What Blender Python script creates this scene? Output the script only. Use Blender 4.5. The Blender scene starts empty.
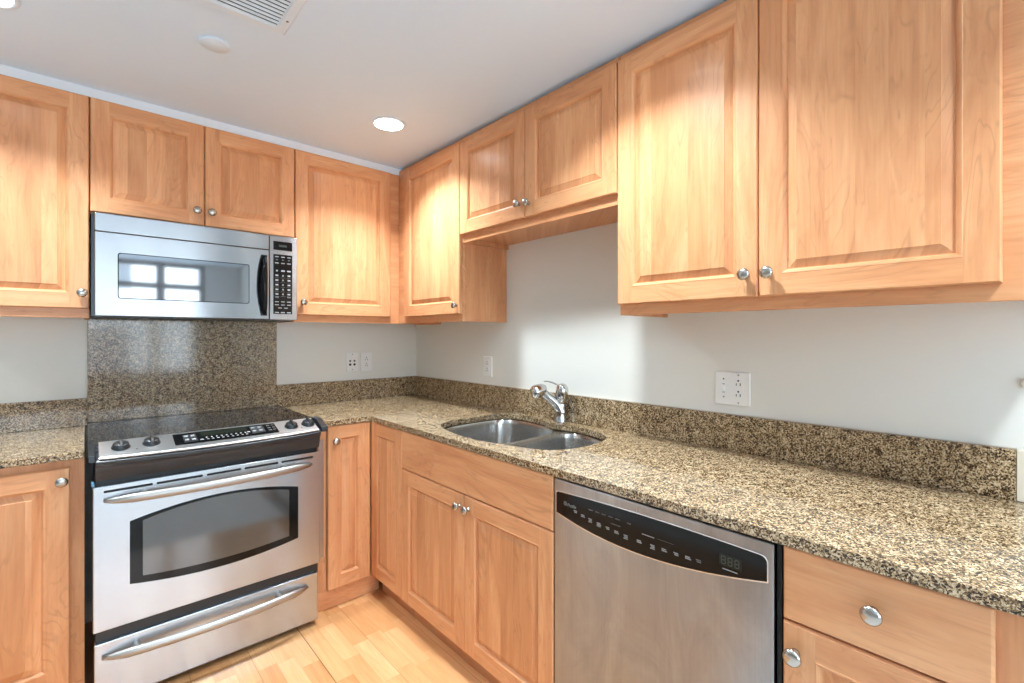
import bpy, bmesh, math, random
from mathutils import Vector, Matrix
PI = math.pi
sc = bpy.context.scene
col = sc.collection
random.seed(4)

# ---------------------------------------------------------------- camera, world, lights, exposure
cam_d = bpy.data.cameras.new('camera')
cam = bpy.data.objects.new('camera', cam_d)
col.objects.link(cam)
cam.location = (-1.6505, -2.7785, 1.2769)
cam.rotation_euler = (PI / 2, 0, -math.radians(42.198))
cam_d.sensor_width = 36.0
cam_d.lens = 469.92 * 36.0 / 1024.0
cam_d.shift_x = 0.0003
cam_d.shift_y = -0.0059
cam_d.clip_start = 0.02
sc.camera = cam

vs = sc.view_settings
sc.display_settings.display_device = 'sRGB'
vs.view_transform = 'Standard'
vs.look = 'None'
vs.exposure = 0.62
vs.gamma = 1.0
vs.use_curve_mapping = False
try:
    sc.cycles.use_denoising = True
    sc.cycles.max_bounces = 10
    sc.cycles.diffuse_bounces = 6
    sc.cycles.glossy_bounces = 5
    sc.cycles.sample_clamp_indirect = 6.0
    sc.cycles.caustics_reflective = False
    sc.cycles.caustics_refractive = False
except Exception:
    pass

FLOOR = 0.015
CEIL = 2.253
WIN = dict(x0=-2.75, x1=-0.42, z0=0.70, z1=2.24, y=-5.6)

world = bpy.data.worlds.new('sky')
sc.world = world
world.use_nodes = True
bg = world.node_tree.nodes['Background']
bg.inputs['Color'].default_value = (0.72, 0.87, 1.0, 1)
bg.inputs['Strength'].default_value = 7.6


def area(name, loc, rot, sx, sy, power, color, shape='RECTANGLE', spread=PI):
    d = bpy.data.lights.new(name, 'AREA')
    d.shape = shape
    d.size = sx
    d.size_y = sy
    d.energy = power
    d.color = color
    d.spread = spread
    o = bpy.data.objects.new(name, d)
    o.location = loc
    o.rotation_euler = rot
    col.objects.link(o)
    return o


# daylight portal at the big window behind the camera, and daylight from the open living room to the left
por = area('window_daylight', ((WIN['x0'] + WIN['x1']) / 2, WIN['y'] - 0.02, (WIN['z0'] + WIN['z1']) / 2), (PI / 2, 0, 0),
           WIN['x1'] - WIN['x0'], WIN['z1'] - WIN['z0'], 1.0, (1, 1, 1))
por.data.cycles.is_portal = True
LAMPS = [(-0.614, -0.79), (-0.690, -1.98), (-1.87, -0.79), (-3.1, -0.79), (-0.74, -3.25), (-2.6, -3.9)]
LAMP_POWER = 10.3
LAMP_COLOR = (0.80, 0.93, 1.02)

# ---------------------------------------------------------------- materials


class NT:
    def __init__(self, name):
        self.m = bpy.data.materials.new(name)
        self.m.use_nodes = True
        self.t = self.m.node_tree
        self.b = self.t.nodes['Principled BSDF']

    def n(self, typ, **kw):
        nd = self.t.nodes.new(typ)
        for k, v in kw.items():
            if k.startswith('i_'):
                nd.inputs[k[2:].replace('_', ' ')].default_value = v
            else:
                setattr(nd, k, v)
        return nd

    def l(self, a, b):
        self.t.links.new(a, b)

    def math(self, op, a, b=None):
        nd = self.t.nodes.new('ShaderNodeMath')
        nd.operation = op
        for i, v in enumerate((a, b)):
            if v is None:
                continue
            if isinstance(v, (int, float)):
                nd.inputs[i].default_value = v
            else:
                self.l(v, nd.inputs[i])
        return nd.outputs[0]

    def comb(self, x, y, z):
        nd = self.t.nodes.new('ShaderNodeCombineXYZ')
        for i, v in enumerate((x, y, z)):
            if isinstance(v, (int, float)):
                nd.inputs[i].default_value = v
            else:
                self.l(v, nd.inputs[i])
        return nd.outputs[0]

    def ramp(self, fac, stops, interp='LINEAR'):
        nd = self.t.nodes.new('ShaderNodeValToRGB')
        cr = nd.color_ramp
        cr.interpolation = interp
        while len(cr.elements) > 1:
            cr.elements.remove(cr.elements[-1])
        cr.elements[0].position = stops[0][0]
        cr.elements[0].color = (*stops[0][1], 1)
        for p, c in stops[1:]:
            e = cr.elements.new(p)
            e.color = (*c, 1)
        self.l(fac, nd.inputs[0])
        return nd.outputs[0]

    def mix(self, fac, a, b, blend='MIX'):
        nd = self.t.nodes.new('ShaderNodeMix')
        nd.data_type = 'RGBA'
        nd.blend_type = blend
        for s, v in ((nd.inputs[0], fac), (nd.inputs[6], a), (nd.inputs[7], b)):
            if isinstance(v, (int, float)):
                s.default_value = v
            elif isinstance(v, tuple):
                s.default_value = (*v, 1)
            else:
                self.l(v, s)
        return nd.outputs[2]

    def noise(self, vec, scale=1, detail=3, rough=0.5, dist=0.0):
        nd = self.n('ShaderNodeTexNoise')
        self.l(vec, nd.inputs['Vector'])
        nd.inputs['Scale'].default_value = scale
        nd.inputs['Detail'].default_value = detail
        nd.inputs['Roughness'].default_value = rough
        nd.inputs['Distortion'].default_value = dist
        return nd.outputs['Fac']

    def bump(self, h, strength, dist):
        nd = self.n('ShaderNodeBump')
        nd.inputs['Strength'].default_value = strength
        nd.inputs['Distance'].default_value = dist
        self.l(h, nd.inputs['Height'])
        self.l(nd.outputs[0], self.b.inputs['Normal'])


def plain(name, color, rough=0.5, metal=0.0, spec=None, ior=None):
    t = NT(name)
    t.b.inputs['Base Color'].default_value = (*color, 1)
    t.b.inputs['Roughness'].default_value = rough
    t.b.inputs['Metallic'].default_value = metal
    if spec is not None:
        t.b.inputs['Specular IOR Level'].default_value = spec
    if ior:
        t.b.inputs['IOR'].default_value = ior
    return t.m


def maple(name, axis, staves, tint=1.0):
    """axis: 'z' vertical grain, 'x' horizontal grain (in the piece's own coordinates)."""
    t = NT(name)
    tc = t.n('ShaderNodeTexCoord')
    sep = t.n('ShaderNodeSeparateXYZ')
    t.l(tc.outputs['Object'], sep.inputs[0])
    oi = t.n('ShaderNodeObjectInfo')
    r = oi.outputs['Random']
    if axis == 'z':
        across = t.math('ADD', sep.outputs[0], sep.outputs[1])
        along = sep.outputs[2]
    else:
        across = t.math('ADD', sep.outputs[2], sep.outputs[1])
        along = sep.outputs[0]
    across = t.math('ADD', across, t.math('MULTIPLY', r, 37.0))
    along = t.math('ADD', along, t.math('MULTIPLY', r, 91.0))
    if staves:
        wob = t.math('ADD', across, 0.0)
        st = t.math('FLOOR', t.math('DIVIDE', wob, 0.062))
        wn = t.n('ShaderNodeTexWhiteNoise', noise_dimensions='1D')
        t.l(st, wn.inputs['W'])
        sv = wn.outputs['Value']
        along = t.math('ADD', along, t.math('MULTIPLY', sv, 13.0))
        across = t.math('ADD', across, t.math('MULTIPLY', sv, 5.0))
    v1 = t.comb(t.math('MULTIPLY', across, 11.0), t.math('MULTIPLY', along, 1.5), r)
    v2 = t.comb(t.math('MULTIPLY', across, 170.0), t.math('MULTIPLY', along, 7.0), r)
    v3 = t.comb(t.math('MULTIPLY', across, 6.0), t.math('MULTIPLY', along, 1.3), r)
    v5 = t.comb(t.math('MULTIPLY', across, 5.0), t.math('MULTIPLY', along, 4.0), t.math('ADD', r, 5.0))
    n1 = t.noise(v1, 1.0, 4, 0.6, 1.4)
    n2 = t.noise(v2, 1.0, 2, 0.5, 0.0)
    n3 = t.noise(v3, 1.0, 3, 0.5, 1.6)
    n5 = t.noise(v5, 1.0, 3, 0.6, 0.8)
    # cathedral figure: thin darker growth lines following the contours of a stretched noise
    lines = t.math('PINGPONG', t.math('MULTIPLY', n3, 12.0), 0.5)
    lines = t.ramp(lines, [(0.0, (1, 1, 1)), (0.16, (0, 0, 0))])
    where = t.ramp(n5, [(0.42, (0, 0, 0)), (0.62, (1, 1, 1))])
    base = t.ramp(n1, [(0.25, (0.58 * tint, 0.240 * tint, 0.104 * tint)), (0.5, (0.69 * tint, 0.325 * tint, 0.150 * tint)),
                       (0.75, (0.77 * tint, 0.410 * tint, 0.208 * tint))])
    fib = t.ramp(n2, [(0.3, (0.93, 0.91, 0.89)), (0.6, (1, 1, 1))])
    c = t.mix(1.0, base, fib, 'MULTIPLY')
    c = t.mix(t.math('MULTIPLY', t.math('MULTIPLY', lines, where), 0.42), c, (0.40, 0.17, 0.075))
    if staves:
        tone = t.ramp(sv, [(0.0, (0.85, 0.80, 0.75)), (0.5, (1.0, 1.0, 1.0)), (1.0, (1.07, 1.10, 1.12))])
        c = t.mix(1.0, c, tone, 'MULTIPLY')
    # mineral flecks
    v4 = t.comb(t.math('MULTIPLY', across, 60.0), t.math('MULTIPLY', along, 16.0), r)
    fl = t.ramp(t.noise(v4, 1.0, 1, 0.4), [(0.74, (0, 0, 0)), (0.80, (1, 1, 1))])
    c = t.mix(t.math('MULTIPLY', fl, 0.35), c, (0.36, 0.17, 0.08))
    t.l(c, t.b.inputs['Base Color'])
    t.b.inputs['Roughness'].default_value = 0.40
    t.b.inputs['Specular IOR Level'].default_value = 0.28
    t.b.inputs['Coat Weight'].default_value = 0.14
    t.b.inputs['Coat Roughness'].default_value = 0.18
    t.bump(n2, 0.05, 0.001)
    return t.m


def granite(name):
    t = NT(name)
    tc = t.n('ShaderNodeTexCoord')
    o = tc.outputs['Object']
    nz = t.n('ShaderNodeTexNoise')
    t.l(o, nz.inputs['Vector'])
    nz.inputs['Scale'].default_value = 90
    nz.inputs['Detail'].default_value = 2
    ms = t.n('ShaderNodeVectorMath', operation='SCALE')
    t.l(nz.outputs['Color'], ms.inputs[0])
    ms.inputs['Scale'].default_value = 0.008
    ad = t.n('ShaderNodeVectorMath', operation='ADD')
    t.l(o, ad.inputs[0])
    t.l(ms.outputs[0], ad.inputs[1])

    def vor(scale):
        v = t.n('ShaderNodeTexVoronoi', feature='F1')
        t.l(ad.outputs[0], v.inputs['Vector'])
        v.inputs['Scale'].default_value = scale
        s = t.n('ShaderNodeSeparateColor')
        t.l(v.outputs['Color'], s.inputs[0])
        return s.outputs[0]
    a = vor(300)
    b = vor(540)
    big = t.noise(o, 48, 2, 0.5, 0.4)
    f = t.math('ADD', t.math('MULTIPLY', a, 0.62), t.math('MULTIPLY', b, 0.38))
    f = t.math('ADD', f, t.math('MULTIPLY', t.math('SUBTRACT', big, 0.5), 0.55))
    f = t.math('ADD', f, 0.01)
    c = t.ramp(f, [(0.0, (0.005, 0.0035, 0.0025)), (0.20, (0.014, 0.009, 0.005)), (0.30, (0.048, 0.025, 0.010)), (0.40, (0.13, 0.070, 0.030)),
                   (0.51, (0.27, 0.170, 0.080)), (0.68, (0.49, 0.35, 0.20)), (0.90, (0.66, 0.54, 0.37))])
    t.l(c, t.b.inputs['Base Color'])
    t.b.inputs['Roughness'].default_value = 0.09
    t.b.inputs['Specular IOR Level'].default_value = 0.5
    return t.m


def steel(name, color=(0.50, 0.515, 0.54), rough=0.24, brush='x', amount=0.06):
    t = NT(name)
    tc = t.n('ShaderNodeTexCoord')
    sep = t.n('ShaderNodeSeparateXYZ')
    t.l(tc.outputs['Object'], sep.inputs[0])
    if brush == 'x':
        v = t.comb(t.math('MULTIPLY', sep.outputs[0], 9.0), t.math('MULTIPLY', sep.outputs[1], 300.0), t.math('MULTIPLY', sep.outputs[2], 420.0))
    else:
        v = t.comb(t.math('MULTIPLY', sep.outputs[0], 420.0), t.math('MULTIPLY', sep.outputs[1], 300.0), t.math('MULTIPLY', sep.outputs[2], 3.0))
    n = t.noise(v, 1.0, 2, 0.5)
    big = t.noise(tc.outputs['Object'], 4.0, 3, 0.55, 0.4)
    rr = t.math('ADD', t.math('MULTIPLY', n, 0.06), rough - 0.03)
    rr = t.math('ADD', rr, t.math('MULTIPLY', t.math('SUBTRACT', big, 0.5), amount))
    t.l(rr, t.b.inputs['Roughness'])
    c = t.ramp(n, [(0.3, tuple(x * 0.93 for x in color)), (0.7, color)])
    if amount > 0.1:
        sm = t.noise(t.comb(t.math('MULTIPLY', sep.outputs[0], 9.0), sep.outputs[1], t.math('MULTIPLY', sep.outputs[2], 3.0)), 1.0, 5, 0.65, 1.2)
        c = t.mix(1.0, c, t.ramp(sm, [(0.32, (0.82, 0.80, 0.78)), (0.68, (1.08, 1.07, 1.06))]), 'MULTIPLY')
    t.l(c, t.b.inputs['Base Color'])
    t.b.inputs['Metallic'].default_value = 1.0
    t.b.inputs['Anisotropic'].default_value = 0.9
    vt_ = t.n('ShaderNodeVectorTransform', vector_type='VECTOR', convert_from='OBJECT', convert_to='WORLD')
    vt_.inputs[0].default_value = (0, 0, 1)
    t.l(vt_.outputs[0], t.b.inputs['Tangent'])
    t.bump(n, 0.012, 0.0003)
    return t.m


def paint(name, color, rough=0.6):
    t = NT(name)
    tc = t.n('ShaderNodeTexCoord')
    n = t.noise(tc.outputs['Object'], 220, 3, 0.6)
    t.b.inputs['Base Color'].default_value = (*color, 1)
    t.b.inputs['Roughness'].default_value = rough
    t.bump(n, 0.06, 0.001)
    return t.m


def floor_mat():
    t = NT('maple_strip_floor')
    tc = t.n('ShaderNodeTexCoord')
    sep = t.n('ShaderNodeSeparateXYZ')
    t.l(tc.outputs['Object'], sep.inputs[0])
    x = t.math('ADD', sep.outputs[0], 0.976 + 39.0 * 0.195 * 0 + 19.5)
    y = sep.outputs[1]
    xs = t.math('DIVIDE', x, 0.065)
    row = t.math('FLOOR', xs)
    wn = t.n('ShaderNodeTexWhiteNoise', noise_dimensions='1D')
    t.l(row, wn.inputs['W'])
    ys = t.math('DIVIDE', t.math('ADD', y, t.math('MULTIPLY', wn.outputs['Value'], 5.0)), 0.27)
    cell = t.math('FLOOR', ys)
    wn2 = t.n('ShaderNodeTexWhiteNoise', noise_dimensions='2D')
    t.l(t.comb(row, cell, 0.0), wn2.inputs['Vector'])
    v = wn2.outputs['Value']
    vec = t.comb(t.math('ADD', t.math('MULTIPLY', x, 22.0), t.math('MULTIPLY', v, 40.0)), t.math('MULTIPLY', y, 2.2), t.math('MULTIPLY', v, 9.0))
    n1 = t.noise(vec, 1.0, 4, 0.55, 0.8)
    vec2 = t.comb(t.math('MULTIPLY', x, 200.0), t.math('MULTIPLY', y, 6.0), v)
    n2 = t.noise(vec2, 1.0, 2, 0.5)
    tone = t.ramp(v, [(0.0, (0.60, 0.285, 0.115)), (0.35, (0.66, 0.335, 0.145)), (0.7, (0.71, 0.385, 0.175)), (1.0, (0.75, 0.43, 0.21))])
    g = t.ramp(n1, [(0.3, (0.86, 0.82, 0.76)), (0.65, (1.04, 1.04, 1.04))])
    c = t.mix(1.0, tone, g, 'MULTIPLY')
    f2 = t.ramp(n2, [(0.3, (0.93, 0.91, 0.89)), (0.6, (1, 1, 1))])
    c = t.mix(1.0, c, f2, 'MULTIPLY')
    # joints: faint between strips and at strip ends, dark between boards

    def edge(val, w):
        fr = t.math('FRACT', val)
        d = t.math('MINIMUM', fr, t.math('SUBTRACT', 1.0, fr))
        return t.math('LESS_THAN', d, w)
    s1 = edge(xs, 0.011)
    s2 = edge(ys, 0.0022)
    s3 = edge(t.math('DIVIDE', x, 0.195), 0.0085)
    c = t.mix(t.math('MULTIPLY', t.math('MAXIMUM', s1, s2), 0.35), c, (0.40, 0.19, 0.07))
    s4 = t.math('LESS_THAN', t.math('ABSOLUTE', t.math('ADD', sep.outputs[0], 0.976)), 0.0017)
    c = t.mix(t.math('MAXIMUM', t.math('MULTIPLY', s3, 0.30), t.math('MULTIPLY', s4, 0.85)), c, (0.16, 0.07, 0.03))
    t.l(c, t.b.inputs['Base Color'])
    t.b.inputs['Roughness'].default_value = 0.14
    t.b.inputs['Specular IOR Level'].default_value = 0.6
    t.b.inputs['Coat Weight'].default_value = 0.4
    t.b.inputs['Coat Roughness'].default_value = 0.08
    return t.m


M = dict(
    stile=maple('maple_vertical', 'z', False), rail=maple('maple_horizontal', 'x', False), panel=maple('maple_glued_panel', 'z', True),
    granite=granite('speckled_granite'),
    steel=steel('brushed_steel'), steel_v=steel('brushed_steel_upright', brush='z'), steel_dw=steel('smudged_steel', (0.40, 0.40, 0.405), 0.30, 'z', 0.14),
    steel_panel=plain('satin_panel_steel', (0.60, 0.59, 0.575), 0.40, 1.0),
    steel_mw=steel('brushed_steel_high', (0.36, 0.362, 0.368), 0.22),
    sinksteel=steel('satin_sink_steel', (0.58, 0.57, 0.55), 0.22, 'z'),
    chrome=plain('chrome', (0.62, 0.61, 0.60), 0.08, 1.0), nickel=plain('satin_nickel', (0.47, 0.435, 0.39), 0.26, 1.0),
    handle=plain('cast_nickel_grey', (0.42, 0.40, 0.375), 0.42, 1.0),
    black=plain('black_plastic', (0.016, 0.017, 0.019), 0.32), blackgloss=plain('black_gloss', (0.006, 0.006, 0.006), 0.08, ior=1.32), edge=plain('bright_edge', (0.75, 0.75, 0.76), 0.2, 1.0), facadeglass=plain('grey_glazing', (0.22, 0.24, 0.27), 0.3),
    glass=plain('black_ceramic_glass', (0.012, 0.012, 0.013), 0.04, ior=1.6),
    charcoal=plain('charcoal_enamel', (0.030, 0.033, 0.038), 0.36),
    ovenglass=plain('oven_window_glass', (0.04, 0.039, 0.037), 0.08, ior=1.9),
    mwglass=plain('microwave_window_glass', (0.06, 0.063, 0.067), 0.04, ior=2.6),
    display=plain('unlit_display', (0.016, 0.019, 0.014), 0.15, ior=1.35), dig=plain('unlit_digits', (0.035, 0.042, 0.033), 0.3),
    print=plain('white_print', (0.30, 0.30, 0.295), 0.5), greyprint=plain('grey_print', (0.12, 0.12, 0.12), 0.5), darkprint=plain('dark_print', (0.05, 0.05, 0.05), 0.5),
    padgrey=plain('touch_pad_grey', (0.018, 0.019, 0.021), 0.4), grip=plain('smoked_metal', (0.20, 0.19, 0.18), 0.35, 1.0), dark=plain('dark_recess', (0.006, 0.006, 0.006), 0.7), bluetape=plain('blue_film', (0.16, 0.36, 0.55), 0.4),
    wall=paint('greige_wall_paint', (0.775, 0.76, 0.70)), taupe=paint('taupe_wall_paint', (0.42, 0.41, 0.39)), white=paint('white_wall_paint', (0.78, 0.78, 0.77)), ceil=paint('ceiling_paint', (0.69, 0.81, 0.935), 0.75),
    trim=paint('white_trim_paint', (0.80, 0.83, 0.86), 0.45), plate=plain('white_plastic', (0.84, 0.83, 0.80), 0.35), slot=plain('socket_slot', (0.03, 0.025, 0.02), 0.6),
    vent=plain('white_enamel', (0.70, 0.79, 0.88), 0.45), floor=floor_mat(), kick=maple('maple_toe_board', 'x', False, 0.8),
    beige=paint('beige_lit_granite_end', (0.74, 0.66, 0.53), 0.5), bounce_floor=paint('pale_bounce_floor', (0.62, 0.61, 0.59), 0.95), frame=plain('grey_window_frame', (0.10, 0.10, 0.11), 0.4),
    facade=paint('pale_facade', (0.88, 0.87, 0.86), 0.8), caulk=plain('pale_caulk', (0.72, 0.68, 0.60), 0.5),
)
lens = NT('lit_lamp_lens')
lens.b.inputs['Base Color'].default_value = (1, 1, 1, 1)
lens.b.inputs['Emission Color'].default_value = (1.0, 0.97, 0.92, 1)
lens.b.inputs['Emission Strength'].default_value = 16.0
M['lens'] = lens.m

# ---------------------------------------------------------------- helpers


def box(bm, x0, x1, y0, y1, z0, z1, mi=0):
    vs_ = [bm.verts.new(p) for p in ((x0, y0, z0), (x1, y0, z0), (x1, y1, z0), (x0, y1, z0), (x0, y0, z1), (x1, y0, z1), (x1, y1, z1), (x0, y1, z1))]
    for f in ((0, 3, 2, 1), (4, 5, 6, 7), (0, 1, 5, 4), (1, 2, 6, 5), (2, 3, 7, 6), (3, 0, 4, 7)):
        fc = bm.faces.new([vs_[i] for i in f])
        fc.material_index = mi
    return vs_


def prism_xz(bm, pts, y0, y1, mi=0):
    """outline in x,z (counter-clockwise seen from -y), back at y0, front at y1 < y0"""
    a = [bm.verts.new((x, y1, z)) for x, z in pts]
    b = [bm.verts.new((x, y0, z)) for x, z in pts]
    bm.faces.new(a).material_index = mi
    bm.faces.new(list(reversed(b))).material_index = mi
    n = len(pts)
    for i in range(n):
        j = (i + 1) % n
        bm.faces.new((a[j], a[i], b[i], b[j])).material_index = mi


def loft(bm, rings, cap=True, mi=0, smooth=False):
    rv = [[bm.verts.new(p) for p in r] for r in rings]
    n = len(rings[0])
    for a, b in zip(rv, rv[1:]):
        for i in range(n):
            j = (i + 1) % n
            f = bm.faces.new((a[i], a[j], b[j], b[i]))
            f.material_index = mi
            f.smooth = smooth
    if cap:
        for r, rev in ((rv[0], True), (rv[-1], False)):
            f = bm.faces.new(list(reversed(r)) if rev else r)
            f.material_index = mi
    return rv


def lathe(bm, prof, center, axis, seg=24, mi=0, smooth=True):
    """prof: (radius, distance along axis)"""
    ax = Vector(axis).normalized()
    u = ax.orthogonal().normalized()
    w = ax.cross(u)
    c = Vector(center)
    rings = []
    for r, d in prof:
        r = max(r, 1e-5)
        rings.append([c + ax * d + (u * math.cos(2 * PI * k / seg) + w * math.sin(2 * PI * k / seg)) * r for k in range(seg)])
    loft(bm, rings, True, mi, smooth)


def tube(bm, pts, rad, seg=14, mi=0, flat=1.0, up=(0, 0, 1)):
    """a tube along pts with radii (float or list); flat squashes it along up"""
    P = [Vector(p) for p in pts]
    if isinstance(rad, (int, float)):
        rad = [rad] * len(P)
    rings = []
    upv = Vector(up)
    for i, p in enumerate(P):
        d = (P[min(i + 1, len(P) - 1)] - P[max(i - 1, 0)]).normalized()
        s = d.cross(upv)
        if s.length < 1e-4:
            s = d.orthogonal()
        s.normalize()
        t_ = s.cross(d).normalized()
        rings.append([p + (s * math.cos(2 * PI * k / seg) + t_ * math.sin(2 * PI * k / seg) * flat) * rad[i] for k in range(seg)])
    loft(bm, rings, True, mi, True)


def spline(pts, n=6, closed=True):
    out = []
    m = len(pts)
    rng = range(m) if closed else range(m - 1)
    for i in rng:
        if closed:
            p0, p1, p2, p3 = (Vector(pts[(i + k) % m]) for k in (-1, 0, 1, 2))
        else:
            p0, p1, p2, p3 = (Vector(pts[min(max(i + k, 0), m - 1)]) for k in (-1, 0, 1, 2))
        for s in range(n):
            t = s / n
            out.append(0.5 * ((2 * p1) + (p2 - p0) * t + (2 * p0 - 5 * p1 + 4 * p2 - p3) * t * t + (3 * p1 - p0 - 3 * p2 + p3) * t ** 3))
    if not closed:
        out.append(Vector(pts[-1]))
    return out


def rrect(x0, x1, z0, z1, r, n=4):
    pts = []
    for cx, cz, a0 in ((x1 - r, z0 + r, -90), (x1 - r, z1 - r, 0), (x0 + r, z1 - r, 90), (x0 + r, z0 + r, 180)):
        for k in range(n + 1):
            a = math.radians(a0 + 90 * k / n)
            pts.append((cx + r * math.cos(a), cz + r * math.sin(a)))
    return pts


def mesh_of(name, bm, mats):
    bmesh.ops.recalc_face_normals(bm, faces=bm.faces[:])
    me = bpy.data.meshes.new(name)
    bm.to_mesh(me)
    bm.free()
    for m in mats:
        me.materials.append(M[m])
    return me


def link(name, me, parent=None, loc=(0, 0, 0), rz=0.0):
    o = bpy.data.objects.new(name, me)
    o.location = loc
    o.rotation_euler = (0, 0, rz)
    if parent:
        o.parent = parent
    col.objects.link(o)
    return o


def root_loc(o):
    while o.parent:
        o = o.parent
    return o.location


def obj(name, bm, mats, parent=None, world=False, bevel=0.0, seg=2, label=None):
    """world=True: bm is in world coordinates and the thing is not rotated"""
    if isinstance(mats, str):
        mats = [mats]
    if world and parent:
        bmesh.ops.translate(bm, verts=bm.verts[:], vec=-root_loc(parent))
    o = link(name, mesh_of(name, bm, mats), parent)
    if bevel:
        b = o.modifiers.new('bevel', 'BEVEL')
        b.width = bevel
        b.segments = seg
        b.limit_method = 'ANGLE'
        b.angle_limit = math.radians(50)
        b.harden_normals = False
    if label:
        o['label'] = label
    return o


def tag(o, label, cat, group=None):
    o['label'] = label
    o['category'] = cat
    if group:
        o['group'] = group
    return o


def thing(name, label, cat, loc=(0, 0, 0), rz=0.0, group=None):
    o = bpy.data.objects.new(name, None)
    o.empty_display_size = 0.1
    o.location = loc
    o.rotation_euler = (0, 0, rz)
    col.objects.link(o)
    return tag(o, label, cat, group)


def struct(name, bm, mats, bevel=0.0):
    o = obj(name, bm, mats, bevel=bevel)
    o['kind'] = 'structure'
    return o


# ---------------------------------------------------------------- the room shell
XL, YF = -4.4, -5.6
b = bmesh.new(); box(b, -2.3, 0.0, -2.1, 0.0, FLOOR - 0.05, FLOOR); struct('floor', b, 'floor')
b = bmesh.new(); box(b, XL, -2.3, -2.1, 0.0, FLOOR - 0.05, FLOOR); box(b, XL, 0.0, YF, -2.1, FLOOR - 0.05, FLOOR); struct('floor_bounce', b, 'bounce_floor')  # unseen pale floor beyond the maple, added for neutral bounce light
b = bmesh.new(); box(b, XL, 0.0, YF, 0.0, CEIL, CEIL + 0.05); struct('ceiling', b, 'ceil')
b = bmesh.new(); box(b, XL, 0.1, 0.0, 0.1, FLOOR - 0.05, CEIL + 0.05); struct('wall_back', b, 'wall')
b = bmesh.new(); box(b, 0.0, 0.1, YF - 0.1, 0.0, FLOOR - 0.05, CEIL + 0.05); struct('wall_right', b, 'wall')
b = bmesh.new(); box(b, XL - 0.1, XL, YF - 0.1, 0.1, FLOOR - 0.05, CEIL + 0.05); struct('wall_left', b, 'taupe')
b = bmesh.new()
box(b, XL, WIN['x0'], YF - 0.1, YF, FLOOR - 0.05, CEIL + 0.05)
box(b, WIN['x1'], 0.0, YF - 0.1, YF, FLOOR - 0.05, CEIL + 0.05)
box(b, WIN['x0'], WIN['x1'], YF - 0.1, YF, FLOOR - 0.05, WIN['z0'])
box(b, WIN['x0'], WIN['x1'], YF - 0.1, YF, WIN['z1'], CEIL + 0.05)
struct('wall_front', b, 'white')
b = bmesh.new()
x0, x1, z0, z1 = WIN['x0'], WIN['x1'], WIN['z0'], WIN['z1']
for xa, xb in ((x0, x0 + 0.06), (x1 - 0.06, x1), (-0.96, -0.87), (-1.88, -1.79)):
    box(b, xa, xb, YF - 0.08, YF - 0.01, z0, z1)
for za, zb in ((z0, z0 + 0.06), (z1 - 0.05, z1), (1.90, 1.97)):
    box(b, x0, x1, YF - 0.075, YF - 0.015, za, zb)
struct('window_1', b, 'frame')

# pale building across the street, seen only as a reflection
bd = bpy.data.objects.new('exterior_facade', None)
bd.location = (-1.2, -15.0, -4.0)
bd['kind'] = 'structure'
col.objects.link(bd)
b = bmesh.new(); box(b, -6.5, 6.5, -17.5 + 15, -15.0 + 15, 0.0, 8.6); obj('facade', b, 'facade', bd)
for k in range(5):
    for zz in (4.2, 6.6):
        b = bmesh.new()
        xx = -5.2 + k * 2.6
        box(b, xx - 0.5, xx + 0.5, -0.01, 0.04, zz, zz + 1.3)
        box(b, xx - 0.6, xx + 0.6, -0.01, 0.08, zz - 0.12, zz - 0.01, 1)
        obj('window', b, ['facadeglass', 'facade'], bd)

# white scribe strips between the wall cabinets and the ceiling
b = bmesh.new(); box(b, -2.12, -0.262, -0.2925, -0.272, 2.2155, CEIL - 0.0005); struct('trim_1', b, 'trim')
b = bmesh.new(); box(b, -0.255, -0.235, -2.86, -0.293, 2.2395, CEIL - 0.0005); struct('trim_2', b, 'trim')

# ---------------------------------------------------------------- cabinets
DU, DB = 0.3075, 0.6200
TD = 0.020          # door thickness


def door_bm(w, h, fw=0.056):
    """raised-panel door: x 0..w, z 0..h, back y 0, front y -TD; slots 0 stile, 1 rail, 2 panel"""
    bm = bmesh.new()

    def ring(i, y):
        return [bm.verts.new(p) for p in ((i, y, i), (w - i, y, i), (w - i, y, h - i), (i, y, h - i))]

    def strip(a, c, m=(1, 0, 1, 0)):
        for k in range(4):
            j = (k + 1) % 4
            bm.faces.new((a[k], a[j], c[j], c[k])).material_index = m[k]
    r0, r1, r2 = ring(0, 0), ring(0, -TD + 0.004), ring(0.0035, -TD)
    bm.faces.new(list(reversed(r0)))
    strip(r0, r1); strip(r1, r2)
    r3 = ring(fw, -TD)
    i = 0.0035
    xs = (i, fw, w - fw, w - i)
    zs = (i, fw, h - fw, h - i)

    def quad(xa, xb, za, zb, m):
        bm.faces.new([bm.verts.new(p) for p in ((xa, -TD, za), (xb, -TD, za), (xb, -TD, zb), (xa, -TD, zb))]).material_index = m
    quad(xs[0], xs[1], zs[0], zs[3], 0); quad(xs[2], xs[3], zs[0], zs[3], 0)
    quad(xs[1], xs[2], zs[0], zs[1], 1); quad(xs[1], xs[2], zs[2], zs[3], 1)
    prev = r3
    for ins, y, m in ((fw + 0.0015, -TD - 0.0008, (1, 0, 1, 0)), (fw + 0.005, -TD + 0.0005, (1, 0, 1, 0)), (fw + 0.009, -TD + 0.0045, (1, 0, 1, 0)), (fw + 0.0115, -TD + 0.0100, (1, 0, 1, 0)),
                      (fw + 0.0135, -TD + 0.0100, (2, 2, 2, 2)), (fw + 0.0325, -TD + 0.0025, (2, 2, 2, 2)), (fw + 0.0335, -TD + 0.0010, (2, 2, 2, 2))):
        r = ring(ins, y)
        strip(prev, r, m)
        prev = r
    bm.faces.new(prev).material_index = 2
    return bm


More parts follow.
